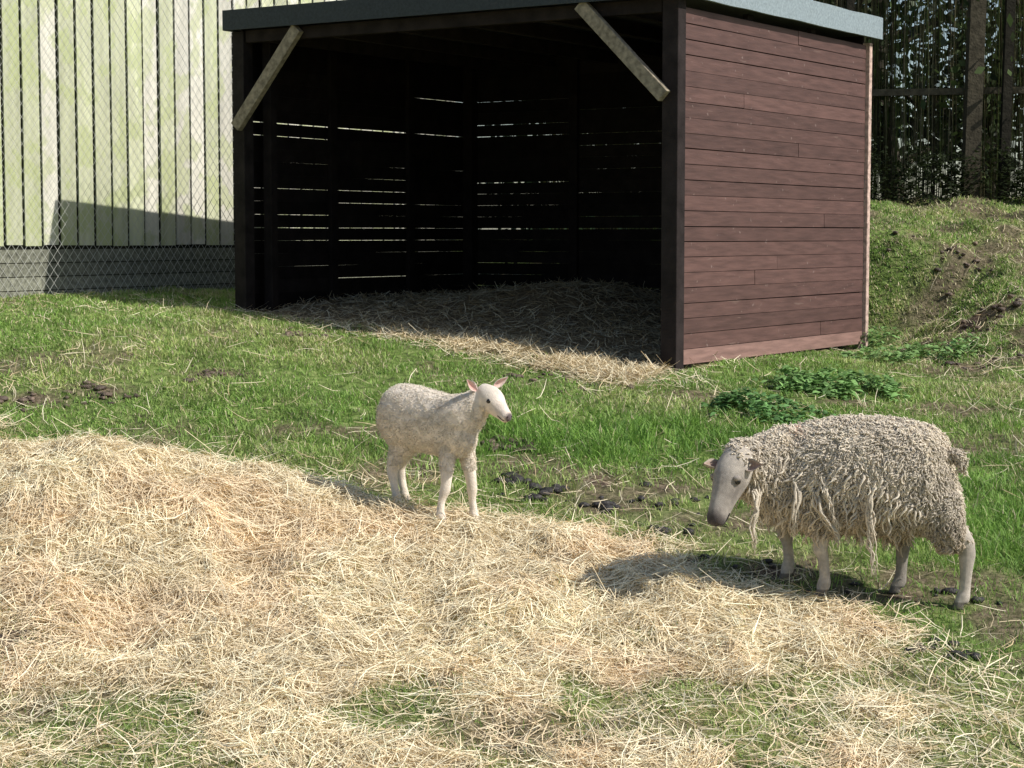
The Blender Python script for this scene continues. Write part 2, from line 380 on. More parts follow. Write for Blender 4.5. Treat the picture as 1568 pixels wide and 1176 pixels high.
# ---------------------------------------------------------------- pale board fence
p1=np.array([-3.36,14.02]); p2=np.array([-1.87,16.70]); fd=(p2-p1)/np.linalg.norm(p2-p1)
fa=p1-fd*2.8; flen=8.4; fn=np.array([fd[1],-fd[0]])
def FP(s,o,z): p=fa+fd*s+fn*o; return (p[0],p[1],z)
fe=empty('board_fence'); mb=MB(); s=0; pitch=.19
while s<flen:
    z0=1.52+rng.normal(0,.004)
    base=np.array([.55,.56,.38]) if rng.random()<.5 else np.array([.66,.63,.53])
    c=base*(.84+.3*rng.random())
    zt=3.88+rng.normal(0,.006); w=pitch-.028+rng.normal(0,.004); o=rng.normal(.012,.002)
    mb.hexa([FP(s,.0,z0),FP(s+w,.0,z0),FP(s+w,o,z0),FP(s,o,z0),FP(s,.0,zt),FP(s+w,.0,zt),FP(s+w,o,zt),FP(s,o,zt)],tuple(c))
    s+=pitch+rng.normal(0,.003)
mb.make('fence_boards',M_fence,fe)
mb=MB()
mb.hexa([FP(0,-.03,.9),FP(flen,-.03,.9),FP(flen,-.012,.9),FP(0,-.012,.9),FP(0,-.03,3.78),FP(flen,-.03,3.78),FP(flen,-.012,3.78),FP(0,-.012,3.78)],(.035,.035,.025))  # near-black sheet stands in for shade between the fence boards
for k in range(6):
    z0=.9+k*.1
    mb.hexa([FP(0,.0,z0),FP(flen,.0,z0),FP(flen,.03,z0),FP(0,.03,z0),FP(0,.0,z0+.094),FP(flen,.0,z0+.094),FP(flen,.024,z0+.094),FP(0,.024,z0+.094)],tuple(np.array([.22,.22,.17])*(.8+.3*rng.random())))
mb.make('gravel_boards_and_gap_shade',M_pale,fe)
cl=empty('chain_link_fence'); P=[]; h0,h1=1.02,3.75; sp=.085
for k in range(-int((h1-h0)/sp),int(flen/sp)):
    for sg in (1,-1):
        s0=k*sp; a=(s0,h0) if sg==1 else (s0+(h1-h0)*.9,h0); bq=(s0+(h1-h0)*.9,h1) if sg==1 else (s0,h1)
        P.append([FP(a[0],.16,a[1]),FP(bq[0],.16,bq[1])])
P=np.array(P); tubes('wire_mesh',P,np.full(P.shape[:2],.0015),np.tile([.55,.55,.5],(len(P),1)),M_wire,cl)
mb=MB()
for s0 in (.2,7.5):
    mb.hexa([FP(s0,.17,.9),FP(s0+.05,.17,.9),FP(s0+.05,.21,.9),FP(s0,.21,.9),FP(s0,.17,3.75),FP(s0+.05,.17,3.75),FP(s0+.05,.21,3.75),FP(s0,.21,3.75)],(.15,.15,.13))
mb.make('posts',M_bark,cl)

# ---------------------------------------------------------------- brushwood fence at right rear
bf=empty('brushwood_fence')
A0=np.array([.3,18.4]); B0=np.array([9.0,16.2]); Lb=np.linalg.norm(B0-A0); bd=(B0-A0)/Lb
N=1500; s=rng.random(N)*Lb; dep=rng.normal(0,.05,N)
x=A0[0]+bd[0]*s; y=A0[1]+bd[1]*s+dep; z=T(x,y,False)-.1
H=rng.uniform(2.4,3.1,N); lx=rng.normal(0,.05,N)
K=5; P=np.zeros((N,K,3))
for k in range(K):
    t=k/(K-1); P[:,k,0]=x+lx*t+rng.normal(0,.007,N); P[:,k,1]=y+rng.normal(0,.01,N); P[:,k,2]=z+H*t
R=np.repeat(rng.uniform(.002,.0055,N)[:,None],K,1)*np.linspace(1,.6,K)
c=np.array([.17,.145,.08])*(.3+1.5*rng.random(N)**2)[:,None]; c[rng.random(N)<.3]*=np.array([.75,1.05,.6])
tubes('brushwood_stems',P,R,c,M_bark,bf)
mb=MB()
beam(mb,(A0[0],A0[1]-.1,2.9),(B0[0],B0[1]-.1,2.9),.05,.06,(.09,.075,.05))
for xx,w in ((4.14,.14),(6.3,.14),(1.9,.12),(4.42,.08),(3.05,.07)):
    yy=np.interp(xx,[A0[0],B0[0]],[A0[1],B0[1]])-.2; zz=float(T(xx,yy,False))
    beam(mb,(xx,yy,zz-.2),(xx+.06,yy,zz+2.9),w,w*.9,(.065,.055,.038) if w>.1 else (.025,.022,.016),up=(0,1,0))
mb.make('posts_and_rail',M_bark,bf)

# ---------------------------------------------------------------- trees behind
def tree(loc,h,cr,seed,nleaf=5000,dark=1.0):
    r=np.random.default_rng(seed); e=empty('tree'); x0,y0=loc; z0=float(T(x0,y0,False))
    P=[];R=[];K=7
    tr=np.array([[x0+.15*math.sin(k*1.3+seed),y0+.1*math.cos(k+seed),z0-.3+h*.8*k/(K-1)] for k in range(K)]); P.append(tr); R.append(np.linspace(.14,.05,K))
    tips=[]
    for i in range(26):
        k=r.uniform(.4,K-1.2); b0=tr[int(k)]+(tr[int(k)+1]-tr[int(k)])*(k-int(k)); th=r.uniform(0,6.28); l=cr*r.uniform(.6,1.05)
        br_=np.array([b0+np.array([math.cos(th)*l*t,math.sin(th)*l*t,l*.6*t**1.3])+r.normal(0,.05,3)*(t>0) for t in np.linspace(0,1,K)]); P.append(br_);R.append(np.linspace(.05,.012,K)); tips+= [br_[j] for j in range(2,K)]
    P=np.array(P);R=np.array(R)
    tubes('trunk_and_limbs',P,R,np.tile([.07,.06,.045],(len(P),1)),M_bark,e,sides=6)
    tips=np.array(tips); N=nleaf; ci=r.integers(0,len(tips),N); c=tips[ci]+r.normal(0,.32,(N,3))
    d=r.normal(0,1,(N,3)); d/=np.linalg.norm(d,axis=1,keepdims=True); sd=np.cross(d,r.normal(0,1,(N,3))); sd/=np.linalg.norm(sd,axis=1,keepdims=True)
    l=r.uniform(.05,.12,N)
    LP=c[:,None,:]+d[:,None,:]*l[:,None,None]*np.array([-.5,0,.5])[None,:,None]
    W=l[:,None]*np.array([.1,.65,.1]); cc=np.array([.065,.095,.03])*dark*(.4+1.1*r.random(N))[:,None]*(.6+.6*r.random(len(tips)))[ci][:,None]
    ribbons('leaves',LP,W,sd,cc,M_leaf,e)
for i,(lx_,ly_,h_,c_) in enumerate([(3.2,19.4,5.5,1.9),(4.9,19.2,6,1.9),(1.0,20.5,5.0,1.8),(6.8,18.9,6,2),(-2.2,22.5,5.2,2.0),(4.2,21.5,7,2.4),(2.2,22,6,2.2)]):
    tree((lx_,ly_),h_,c_,i+3,8500)

def leafpatch(name,cx,cy,rx,ry,n,h,size,colr,seed,bright=1.0):
    r=np.random.default_rng(seed)
    a=r.uniform(0,6.28,n); q=np.sqrt(r.random(n))*(.8+.4*r.random(n)); x=cx+rx*q*np.cos(a); y=cy+ry*q*np.sin(a)
    kp=fbm(x,y,.14,seed+9)>.42; x,y,q=x[kp],y[kp],q[kp]; n=len(x)
    hh=h*np.clip(1-.6*q**2,.1,1)*r.random(n)**.7*(.3+1.2*fbm(x,y,.15,seed)); z=T(x,y)+hh
    c=np.stack([x,y,z],1); th=r.uniform(0,6.28,n); up=r.uniform(-.3,.5,n)
    d=np.stack([np.cos(th),np.sin(th),up],1); sd=np.stack([-np.sin(th),np.cos(th),r.normal(0,.3,n)],1)
    l=size*r.uniform(.5,1.4,n)
    LP=c[:,None,:]+d[:,None,:]*l[:,None,None]*np.array([-.5,-.1,.25,.5])[None,:,None]; LP[:,3,2]-=l*.15; LP[:,0,2]-=l*.1
    cc=np.array(colr)*bright*(.5+.9*r.random(n))[:,None]
    return ribbons(name,LP,l[:,None]*np.array([.15,.6,.5,.05]),sd,cc,M_leaf)
leafpatch('ivy_undergrowth',3.9,16.95,2.6,.3,12000,.5,.04,(.025,.035,.012),5)
leafpatch('nettle_patch',1.95,11.35,.45,.27,1500,.14,.045,(.22,.38,.12),6)
leafpatch('nettle_patch',1.42,10.6,.35,.24,1200,.12,.042,(.16,.31,.10),8)
leafpatch('nettle_patch',2.75,12.9,.45,.42,1500,.14,.042,(.22,.36,.12),9)
leafpatch('nettle_patch',2.7,14.1,.2,.2,400,.2,.042,(.22,.36,.12),10)

# ---------------------------------------------------------------- dung and soil clods
def clods(name,spots,col,seed):
    r=np.random.default_rng(seed); Vv=[];Ff=[];Cc=[];n=0
    bm=bmesh.new(); bmesh.ops.create_icosphere(bm,subdivisions=2,radius=1); bv=np.array([v.co[:] for v in bm.verts]); bfc=np.array([[v.index for v in f.verts] for f in bm.faces]); bm.free()
    for (cx,cy,sp_,cnt,sz) in spots:
        for i in range(cnt):
            x=cx+r.normal(0,sp_); y=cy+r.normal(0,sp_*.7); s=sz*r.uniform(.4,1.25)
            v=bv*(1+.35*np.sin(bv@r.normal(0,2.2,3)+r.random()*6)[:,None]*.6+r.normal(0,.07,(len(bv),1)))
            v=v*np.array([s*r.uniform(.8,1.4),s*r.uniform(.8,1.3),s*.6])+np.array([x,y,float(T(x,y))+s*.3])
            Vv.append(v);Ff.append(bfc+n);n+=len(bv);Cc.append(np.tile(np.array(col)*r.uniform(.5,1.5),(len(bv),1)))
    return mesh_np(name,np.concatenate(Vv),np.concatenate(Ff),np.concatenate(Cc),M_dung,smooth=True)
clods('sheep_dung',[(-.02,9.35,.06,10,.032),(.22,9.2,.04,7,.036),(.08,9.1,.06,8,.027),(.42,8.95,.05,7,.027),(.75,8.6,.06,7,.027),(.8,8.25,.04,6,.025),
  (2.0,6.9,.03,8,.03),(1.6,7.3,.06,9,.022),(1.72,7.2,.04,7,.026),(1.45,7.5,.04,6,.022),(1.95,7.85,.08,7,.022),(.6,9.0,.18,14,.02),(1.2,8.1,.15,10,.018)],(.035,.03,.027),3)
clods('molehill_soil',[(-.38,10.5,.10,40,.026),(-.02,9.9,.08,26,.028),(-2.35,10.45,.12,26,.02),(-1.72,10.85,.1,24,.02),(-2.0,7.3,.09,34,.013),(-2.7,10.3,.06,14,.02),(-1.3,12.0,.12,20,.02),(.3,11.3,.25,26,.02),(3.3,13.4,.25,40,.025),(3.0,12.4,.2,24,.022),(3.6,14.8,.25,26,.025)],(.12,.085,.06),4)

# ---------------------------------------------------------------- animals
def loft(bm,pts,ref=(0,0,1),n=20):
    P=[Vector(p[:3]) for p in pts]; rings=[]
    for i,p in enumerate(P):
        t=(P[min(i+1,len(P)-1)]-P[max(i-1,0)]).normalized()
        a=t.cross(Vector(ref)).normalized(); b=a.cross(t).normalized()
        w,h=pts[i][3],pts[i][4]
        rings.append([bm.verts.new(p+a*math.cos(q)*w+b*math.sin(q)*h) for q in [2*math.pi*k/n for k in range(n)]])
    for r0,r1 in zip(rings[:-1],rings[1:]):
        for k in range(n): bm.faces.new((r0[k],r0[(k+1)%n],r1[(k+1)%n],r1[k]))
    bm.faces.new(rings[0][::-1]); bm.faces.new(rings[-1])
def smooth_pts(pts,sub=4):
    p=np.array(pts,float); n=len(p); out=[]
    for i in range(n-1):
        p0=p[max(i-1,0)];p1=p[i];p2=p[i+1];p3=p[min(i+2,n-1)]
        for k in range(sub):
            s=k/sub; out.append(.5*((2*p1)+(-p0+p2)*s+(2*p0-5*p1+4*p2-p3)*s*s+(-p0+3*p1-3*p2+p3)*s**3))
    out.append(p[-1]); out=np.array(out); out[:,3:]=np.maximum(out[:,3:],.004); return [tuple(q) for q in out]
def remeshed(name,bm,voxel,iters,parent,mat):
    bmesh.ops.recalc_face_normals(bm,faces=bm.faces)
    me=bpy.data.meshes.new(name+'_src'); bm.to_mesh(me); bm.free()
    o=bpy.data.objects.new(name+'_src',me); scene.collection.objects.link(o)
    m=o.modifiers.new('r','REMESH'); m.mode='VOXEL'; m.voxel_size=voxel; m.use_smooth_shade=True
    s=o.modifiers.new('s','SMOOTH'); s.iterations=iters; s.factor=.5
    dg=bpy.context.evaluated_depsgraph_get(); dg.update()
    me2=bpy.data.meshes.new_from_object(o.evaluated_get(dg)); me2.name=name
    bpy.data.objects.remove(o); o2=bpy.data.objects.new(name,me2); link(o2,parent)
    me2.materials.clear(); me2.materials.append(mat)
    for p in me2.polygons: p.use_smooth=True
    return o2
def setcol(o,fn):
    me=o.data; n=len(me.vertices); v=np.zeros(n*3); me.vertices.foreach_get('co',v); v=v.reshape(-1,3)
    a=me.color_attributes.new('Col','FLOAT_COLOR','POINT'); c=np.ones((n,4),np.float32); c[:,:3]=fn(v); a.data.foreach_set('color',c.ravel())
def sample(o,n,r):
    me=o.data; me.calc_loop_triangles(); nt=len(me.loop_triangles)
    tri=np.zeros(nt*3,np.int32); me.loop_triangles.foreach_get('vertices',tri); tri=tri.reshape(-1,3)
    v=np.zeros(len(me.vertices)*3); me.vertices.foreach_get('co',v); v=v.reshape(-1,3)
    a,b,c=v[tri[:,0]],v[tri[:,1]],v[tri[:,2]]; cr=np.cross(b-a,c-a); ar=np.linalg.norm(cr,axis=1); nrm=cr/(ar[:,None]+1e-12)
    i=r.choice(nt,n,p=ar/ar.sum()); s=np.sqrt(r.random(n)); t=r.random(n)
    p=a[i]*(1-s)[:,None]+b[i]*(s*(1-t))[:,None]+c[i]*(s*t)[:,None]; return p,nrm[i]
def ball(name,c,r,mat,parent,scale=(1,1,1),col=(.02,.02,.02)):
    bm=bmesh.new(); bmesh.ops.create_uvsphere(bm,u_segments=16,v_segments=10,radius=r)
    for v in bm.verts: v.co=Vector((v.co.x*scale[0],v.co.y*scale[1],v.co.z*scale[2]))+Vector(c)
    me=bpy.data.meshes.new(name); bm.to_mesh(me); bm.free(); me.materials.append(mat)
    for p in me.polygons: p.use_smooth=True
    o=bpy.data.objects.new(name,me); link(o,parent); setcol(o,lambda v:np.tile(col,(len(v),1))); return o
def ear(name,root,tip,facing,w,mat,parent,outer,inner):
    root=Vector(root);tip=Vector(tip);f=Vector(facing).normalized(); d=(tip-root); L=d.length; d.normalize(); s=d.cross(f).normalized(); f=s.cross(d).normalized()
    bm=bmesh.new(); prof=[.35,.75,1,1.02,.9,.65,.35,.08]; rows=[[],[]]
    for layer in (0,1):
        for i,pw in enumerate(prof):
            t=i/(len(prof)-1); row=[]
            for j in range(7):
                q=(j/6-.5)*2; cup=-(1-q*q)*w*.45*pw
                p=root+d*L*t+s*q*w*.5*pw+f*(cup if layer==0 else cup-.004-.004*(1-q*q))
                row.append(bm.verts.new(p))
            rows[layer].append(row)
    for layer in (0,1):
        for i in range(len(prof)-1):
            for j in range(6): bm.faces.new((rows[layer][i][j],rows[layer][i][j+1],rows[layer][i+1][j+1],rows[layer][i+1][j]))
    for i in range(len(prof)-1):
        for j in (0,6): bm.faces.new((rows[0][i][j],rows[0][i+1][j],rows[1][i+1][j],rows[1][i][j]))
    bmesh.ops.recalc_face_normals(bm,faces=bm.faces)
    me=bpy.data.meshes.new(name); nv0=len(prof)*7; bm.to_mesh(me); bm.free(); me.materials.append(mat)
    for p in me.polygons: p.use_smooth=True
    o=bpy.data.objects.new(name,me); link(o,parent)
    def fn(v):
        c=np.tile(outer,(len(v),1)).astype(float)
        k=np.arange(nv0); j=k%7; edge=np.abs(j/6-.5)*2
        c[:nv0]=np.array(inner)*(1-edge[:,None]**2)+np.array(outer)*edge[:,None]**2
        return c
    setcol(o,fn); return o
def Tz(x,y): return float(T(x,y))
def frame(poll,nose):
    a=Vector(poll);n=Vector(nose);t=(n-a).normalized(); s=t.cross(Vector((0,0,1))).normalized(); u=s.cross(t).normalized(); return a,n,t,s,u
def hoof(bm,x,y,z,fw,r):
    fw=Vector(fw).normalized(); s=Vector((-fw.y,fw.x,0))
    for sg in (-1,1):
        c=Vector((x,y,0))+s*sg*r*.45
        loft(bm,[(c.x,c.y,z+r*2.4,r*.55,r*.7),(c.x+fw.x*r*.3,c.y+fw.y*r*.3,z+r*1.2,r*.62,r*.9),(c.x+fw.x*r*.5,c.y+fw.y*r*.5,z+r*.1,r*.6,r*1.1),(c.x+fw.x*r*.5,c.y+fw.y*r*.5,z-.002,r*.55,r*1.0)],ref=fw,n=10)
def build_head(bm,poll,nose,prof):
    a,n,t,s,u=frame(poll,nose); L=(n-a).length; pts=[]
    for (q,w,h,off) in prof:
        p=a+t*L*q+u*off; pts.append((p.x,p.y,p.z,w,h))
    loft(bm,smooth_pts(pts,3),n=22)

# ---- ewe
ew=empty('sheep')
bm=bmesh.new()
loft(bm,smooth_pts([(1.815,7.735,.60,.02,.03),(1.80,7.74,.595,.12,.14),(1.74,7.765,.592,.185,.21),(1.62,7.80,.60,.215,.235),(1.48,7.84,.607,.225,.238),(1.32,7.88,.60,.21,.228),(1.19,7.905,.585,.178,.205),(1.09,7.915,.575,.14,.17),(1.03,7.915,.58,.05,.07)]),n=32)
loft(bm,smooth_pts([(1.27,7.90,.64,.14,.17),(1.15,7.885,.635,.135,.165),(1.05,7.85,.635,.12,.15),(.985,7.82,.66,.10,.115),(.935,7.80,.695,.075,.07),(.905,7.79,.70,.04,.04)]),n=24)
for (ax,ay,az,bx,by,bz) in ((1.73,7.70,.52,1.81,7.70,.33),(1.60,7.89,.50,1.63,7.88,.34),(1.27,7.80,.50,1.29,7.80,.375),(1.17,7.99,.50,1.18,8.01,.41)):
    loft(bm,smooth_pts([(ax,ay,az+.06,.06,.07),(ax,ay,az,.085,.11),((ax+bx)/2,(ay+by)/2,(az+bz)/2,.07,.085),(bx,by,bz,.042,.05),(bx,by,bz-.02,.02,.02)],3),ref=(1,0,0),n=16)
loft(bm,[(1.80,7.72,.71,.03,.03),(1.832,7.70,.695,.022,.024),(1.845,7.695,.66,.016,.016),(1.842,7.70,.635,.008,.008)],ref=(1,0,0),n=12)
wool=remeshed('fleece',bm,.012,5,ew,M_wool)
woolc=np.array([.80,.69,.54])
def wc(v): 
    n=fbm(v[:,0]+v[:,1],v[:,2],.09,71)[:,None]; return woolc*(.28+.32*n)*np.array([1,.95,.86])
setcol(wool,wc)
bm=bmesh.new()
poll=(.935,7.75,.685); nose=(.818,7.635,.425)
eprof=[(-.12,.05,.055,0),(.0,.066,.070,-.002),(.14,.074,.078,0),(.30,.072,.080,.002),(.44,.060,.074,.001),(.58,.049,.063,-.001),(.72,.043,.054,-.003),(.84,.042,.047,-.005),(.92,.040,.040,-.006),(.98,.030,.029,-.008),(1.0,.012,.012,-.01)]
build_head(bm,poll,nose,eprof)
def leg(bm,pts): loft(bm,smooth_pts(pts,3),ref=(-1,.2,0),n=14)
fw=(-1,.12,0)
feet=[('f',1.305,7.79),('f',1.185,8.00),('h',1.858,7.70),('h',1.63,7.87)]
for kind,fx,fy in feet:
    g=Tz(fx,fy)
    if kind=='f':
        leg(bm,[(fx-.02,fy,.50,.06,.065),(fx-.01,fy,.42,.04,.045),(fx-.02,fy,g+.235,.029,.033),(fx-.024,fy,g+.20,.029,.032),(fx-.012,fy,g+.16,.022,.024),(fx-.004,fy,g+.09,.021,.023),(fx-.006,fy,g+.06,.025,.028),(fx-.014,fy,g+.03,.024,.027)])
    else:
        leg(bm,[(fx-.09,fy+.02,.50,.06,.08),(fx-.07,fy+.01,.42,.05,.06),(fx-.01,fy,g+.29,.036,.044),(fx+.010,fy,g+.235,.028,.036),(fx+.010,fy,g+.205,.027,.033),(fx+.008,fy,g+.15,.023,.026),(fx+.004,fy,g+.08,.022,.024),(fx+.0,fy,g+.055,.026,.028),(fx-.008,fy,g+.028,.025,.027)])
    hoof(bm,fx-.012,fy,g+.0,fw,.022)
face=remeshed('head_and_legs',bm,.006,2,ew,M_skin)
a_,n_,t_,s_,u_=frame(poll,nose); LH=(n_-a_).length
def fc(v):
    c=np.tile(np.array([.48,.42,.35]),(len(v),1)); d=v-np.array(a_[:]); q=d@np.array(t_[:])/LH; ss=np.abs(d@np.array(s_[:])); up_=d@np.array(u_[:])
    nearh=(v[:,0]<1.02)&(v[:,2]>.36)
    lg=(~nearh)[:,None]; c=np.where(lg,np.array([.54,.47,.39]),c)
    w=(sstep(.1,.4,q)*nearh*.55)[:,None]; c=c*(1-w)+np.array([.28,.25,.225])*w
    w=(np.exp(-((q-.5)/.16)**2-((ss-.05)/.03)**2-((up_-.0)/.03)**2)*nearh*.55)[:,None]; c=c*(1-w)+np.array([.13,.11,.10])*w
    w=(sstep(.76,.95,q)*nearh)[:,None]; c=c*(1-w)+np.array([.09,.075,.07])*w
    n=fbm(v[:,0]*1+v[:,1],v[:,2],.05,73)[:,None]; c=c*(.6+.7*n)
    for kind,fx,fy in feet:
        g=Tz(fx,fy); r2=np.hypot(v[:,0]-fx,v[:,1]-fy)<.09
        w=(r2&(v[:,2]<g+.032))[:,None]*.75; c=c*(1-w)+np.array([.10,.085,.07])*w
        if fx>1.6 and fx<1.7:
            w=(r2&(v[:,2]<g+.3))[:,None]*.6; c=c*(1-w)+np.array([.13,.12,.11])*w
    return c
setcol(face,fc)
for sg in (-1,1):
    p=a_+t_*LH*.38+s_*sg*.062+u_*.026; ball('eye',p,.0125,M_eye,ew)
    p2=a_+t_*LH*.35+s_*sg*.058+u_*.035; ball('brow',p2,.018,M_skin,ew,(1,1,.7),(.31,.27,.23))
    p=a_+t_*LH*.965+s_*sg*.018+u_*.012; ball('nostril',p,.0065,M_skin,ew,(1,1,.7),(.02,.015,.015))
mp=[a_+t_*LH*q+s_*w+u_*h for q,w,h in [(.78,-.042,-.022),(.88,-.039,-.022),(.95,-.030,-.02),(.995,0,-.018),(.95,.030,-.02),(.88,.039,-.022),(.78,.042,-.022)]]
tubes('mouth',np.array([[p[:] for p in mp]]),np.full((1,7),.0028),np.array([[.03,.022,.02]]),M_skin,ew,sides=5)
e0=a_+t_*LH*.14+u_*.03; sx=s_*(1 if s_.x>0 else -1)
ear('ear_right',e0-sx*.055,e0+Vector((-.115,-.02,.005)),(-.2,-.7,.5),.048,M_skin,ew,(.42,.36,.29),(.42,.29,.23))
ear('ear_left',e0+sx*.055,e0+Vector((.115,-.07,.005)),(0,-.8,.35),.055,M_skin,ew,(.44,.38,.31),(.50,.32,.25))
def locks(name,obj,n,seed,lmin,lmax,r0,down,curl,parent,colf,mask=None,K=6,sides=4,root=.6,clump=.06):
    r=np.random.default_rng(seed); p,nr=sample(obj,n,r)
    if mask is not None:
        k=mask(p); p,nr=p[k],nr[k]
    N=len(p); L=r.uniform(lmin,lmax,N)
    cl_=fbm(p[:,0]*1.3+p[:,1],p[:,2],clump,seed)
    ang=(cl_-.5)*6
    tng=np.cross(nr,np.array([0,0,1.0])); tng/=np.linalg.norm(tng,axis=1,keepdims=True)+1e-6
    d=nr*r.uniform(.35,.8,N)[:,None]+np.array([0,0,-1])*(down*r.uniform(.6,1.2,N))[:,None]+tng*(np.sin(ang)*.6)[:,None]+r.normal(0,.16,(N,3))
    inn=np.sum(d*nr,1); d+=nr*np.maximum(.25-inn,0)[:,None]
    d/=np.linalg.norm(d,axis=1,keepdims=True)
    s1=np.cross(d,nr); s1/=np.linalg.norm(s1,axis=1,keepdims=True)+1e-6; s2=np.cross(d,s1)
    ph_=r.uniform(0,6.28,N); P=np.zeros((N,K,3)); t=np.linspace(0,1,K)
    L=L*(.5+1.0*cl_)
    for k in range(K):
        a=ph_+t[k]*curl
        P[:,k]=p-nr*.004+d*(L*t[k])[:,None]+(s1*np.cos(a)[:,None]+s2*np.sin(a)[:,None])*(L*.12)[:,None]*min(1,t[k]*2)
        P[:,k,2]-=L*.25*down*t[k]**2
        P[:,k]-=nr*(L*.25*t[k]**2)[:,None]
    R=(r0*r.uniform(.6,1.3,N))[:,None]*np.array([.9,1.1,1.05,.85,.6,.2])[None,:] if K==6 else (r0*r.uniform(.7,1.3,N))[:,None]*np.linspace(1,.25,K)[None,:]
    c=colf(p,r)
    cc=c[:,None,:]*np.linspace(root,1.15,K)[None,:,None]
    return tubes(name,P,R,np.minimum(cc,.93),M_wool,parent,sides=sides)
def ewcol(p,r):
    n=fbm(p[:,0]+p[:,1],p[:,2],.1,75)[:,None]; c=woolc*(.78+.42*n)*(.85+.3*r.random(len(p)))[:,None]
    rd=spotf(p[:,0],p[:,2],1.18,.80,.04,.04)[:,None]*.5*(r.random(len(p))<.5)[:,None]; c=c*(1-rd)+np.array([.55,.25,.15])*rd
    gy=sstep(.45,.7,fbm(p[:,0]*1.4+p[:,1],p[:,2],.16,79))[:,None]*np.clip((.80-p[:,2])/.2,0,1)[:,None]*.38; c=c*(1-gy)+np.array([.36,.32,.27])*gy
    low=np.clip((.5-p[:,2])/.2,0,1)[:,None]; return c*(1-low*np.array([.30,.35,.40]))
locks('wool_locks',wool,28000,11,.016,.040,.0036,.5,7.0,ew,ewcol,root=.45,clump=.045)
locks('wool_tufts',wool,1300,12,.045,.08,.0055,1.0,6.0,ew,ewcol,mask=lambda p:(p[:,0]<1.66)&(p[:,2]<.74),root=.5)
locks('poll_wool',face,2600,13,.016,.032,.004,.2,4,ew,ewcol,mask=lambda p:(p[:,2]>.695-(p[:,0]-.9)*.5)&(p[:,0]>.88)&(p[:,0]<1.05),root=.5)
locks('leg_wool',face,500,14,.015,.03,.004,.9,4,ew,ewcol,mask=lambda p:(p[:,0]>1.05)&(p[:,2]>.32))
def fcl(p,r): return fc(p)*(.95+.35*r.random(len(p)))[:,None]
locks('face_and_leg_hair',face,9000,15,.004,.009,.0012,.9,1,ew,fcl,mask=lambda p:(p[:,2]<.70)&~((p[:,0]<.86)&(p[:,2]<.46)&(p[:,2]>.38)),K=4,sides=3,root=.85)
st=[[(1.00,7.72,.56),(1.005,7.70,.48),(.99,7.70,.42),(.995,7.70,.36),(1.0,7.71,.31)],
    [(1.24,7.68,.55),(1.25,7.66,.48),(1.29,7.66,.43),(1.33,7.66,.38),(1.33,7.67,.33)],
    [(1.45,7.62,.52),(1.46,7.61,.44),(1.455,7.61,.38),(1.47,7.61,.30),(1.475,7.61,.23)],
    [(1.27,7.67,.62),(1.28,7.65,.55),(1.30,7.65,.50),(1.31,7.65,.45),(1.335,7.66,.40)],
    [(1.46,7.62,.60),(1.45,7.60,.54),(1.44,7.60,.47),(1.455,7.60,.42),(1.46,7.61,.36)],
    [(1.16,7.72,.6),(1.17,7.69,.53),(1.155,7.69,.46),(1.16,7.70,.41),(1.165,7.71,.37)]]
SP_=[];SR=[]
for q in st:
    q=np.array(q); tt=np.linspace(0,4,12); qq=np.stack([np.interp(tt,np.arange(5),q[:,j]) for j in range(3)],1)
    for k in range(7):
        w=qq+rng.normal(0,.004,(12,3))+rng.normal(0,.006,3)+np.stack([np.sin(tt*4+k)*.004,0*tt,0*tt],1)
        SP_.append(w); SR.append(np.interp(tt,[0,1,2,3,4],[.007,.007,.0055,.004,.0012])*rng.uniform(.4,1.0))
tubes('trailing_fleece',np.array(SP_),np.array(SR),np.tile(woolc*.85,(len(SP_),1))*rng.uniform(.75,1.05,(len(SP_),1)),M_wool,ew,sides=5)

# ---- lamb
lb=empty('lamb')
bm=bmesh.new()
loft(bm,smooth_pts([(-.605,8.94,.755,.02,.03),(-.585,8.925,.75,.085,.105),(-.52,8.88,.75,.122,.152),(-.41,8.80,.74,.12,.148),(-.31,8.72,.722,.112,.142),(-.235,8.655,.70,.092,.122),(-.195,8.62,.695,.06,.085),(-.175,8.61,.70,.015,.02)]),n=28)
loft(bm,smooth_pts([(-.33,8.71,.735,.095,.115),(-.245,8.65,.765,.085,.112),(-.18,8.62,.81,.068,.085),(-.13,8.605,.855,.052,.058)]),n=20)
lp=(-.128,8.608,.882); ln=(-.010,8.485,.775)
lprof=[(-.12,.034,.038,0),(.05,.050,.052,0),(.25,.057,.060,.002),(.42,.052,.056,.001),(.58,.040,.046,-.002),(.75,.031,.036,-.004),(.88,.028,.031,-.006),(.96,.022,.023,-.007),(1.0,.008,.008,-.008)]
build_head(bm,lp,ln,lprof)
lfeet=[('f',-.328,8.62),('f',-.178,8.68),('h',-.545,8.86),('h',-.515,8.98)]
def leg2(bm,pts): loft(bm,smooth_pts(pts,3),ref=(.75,-.66,0),n=14)
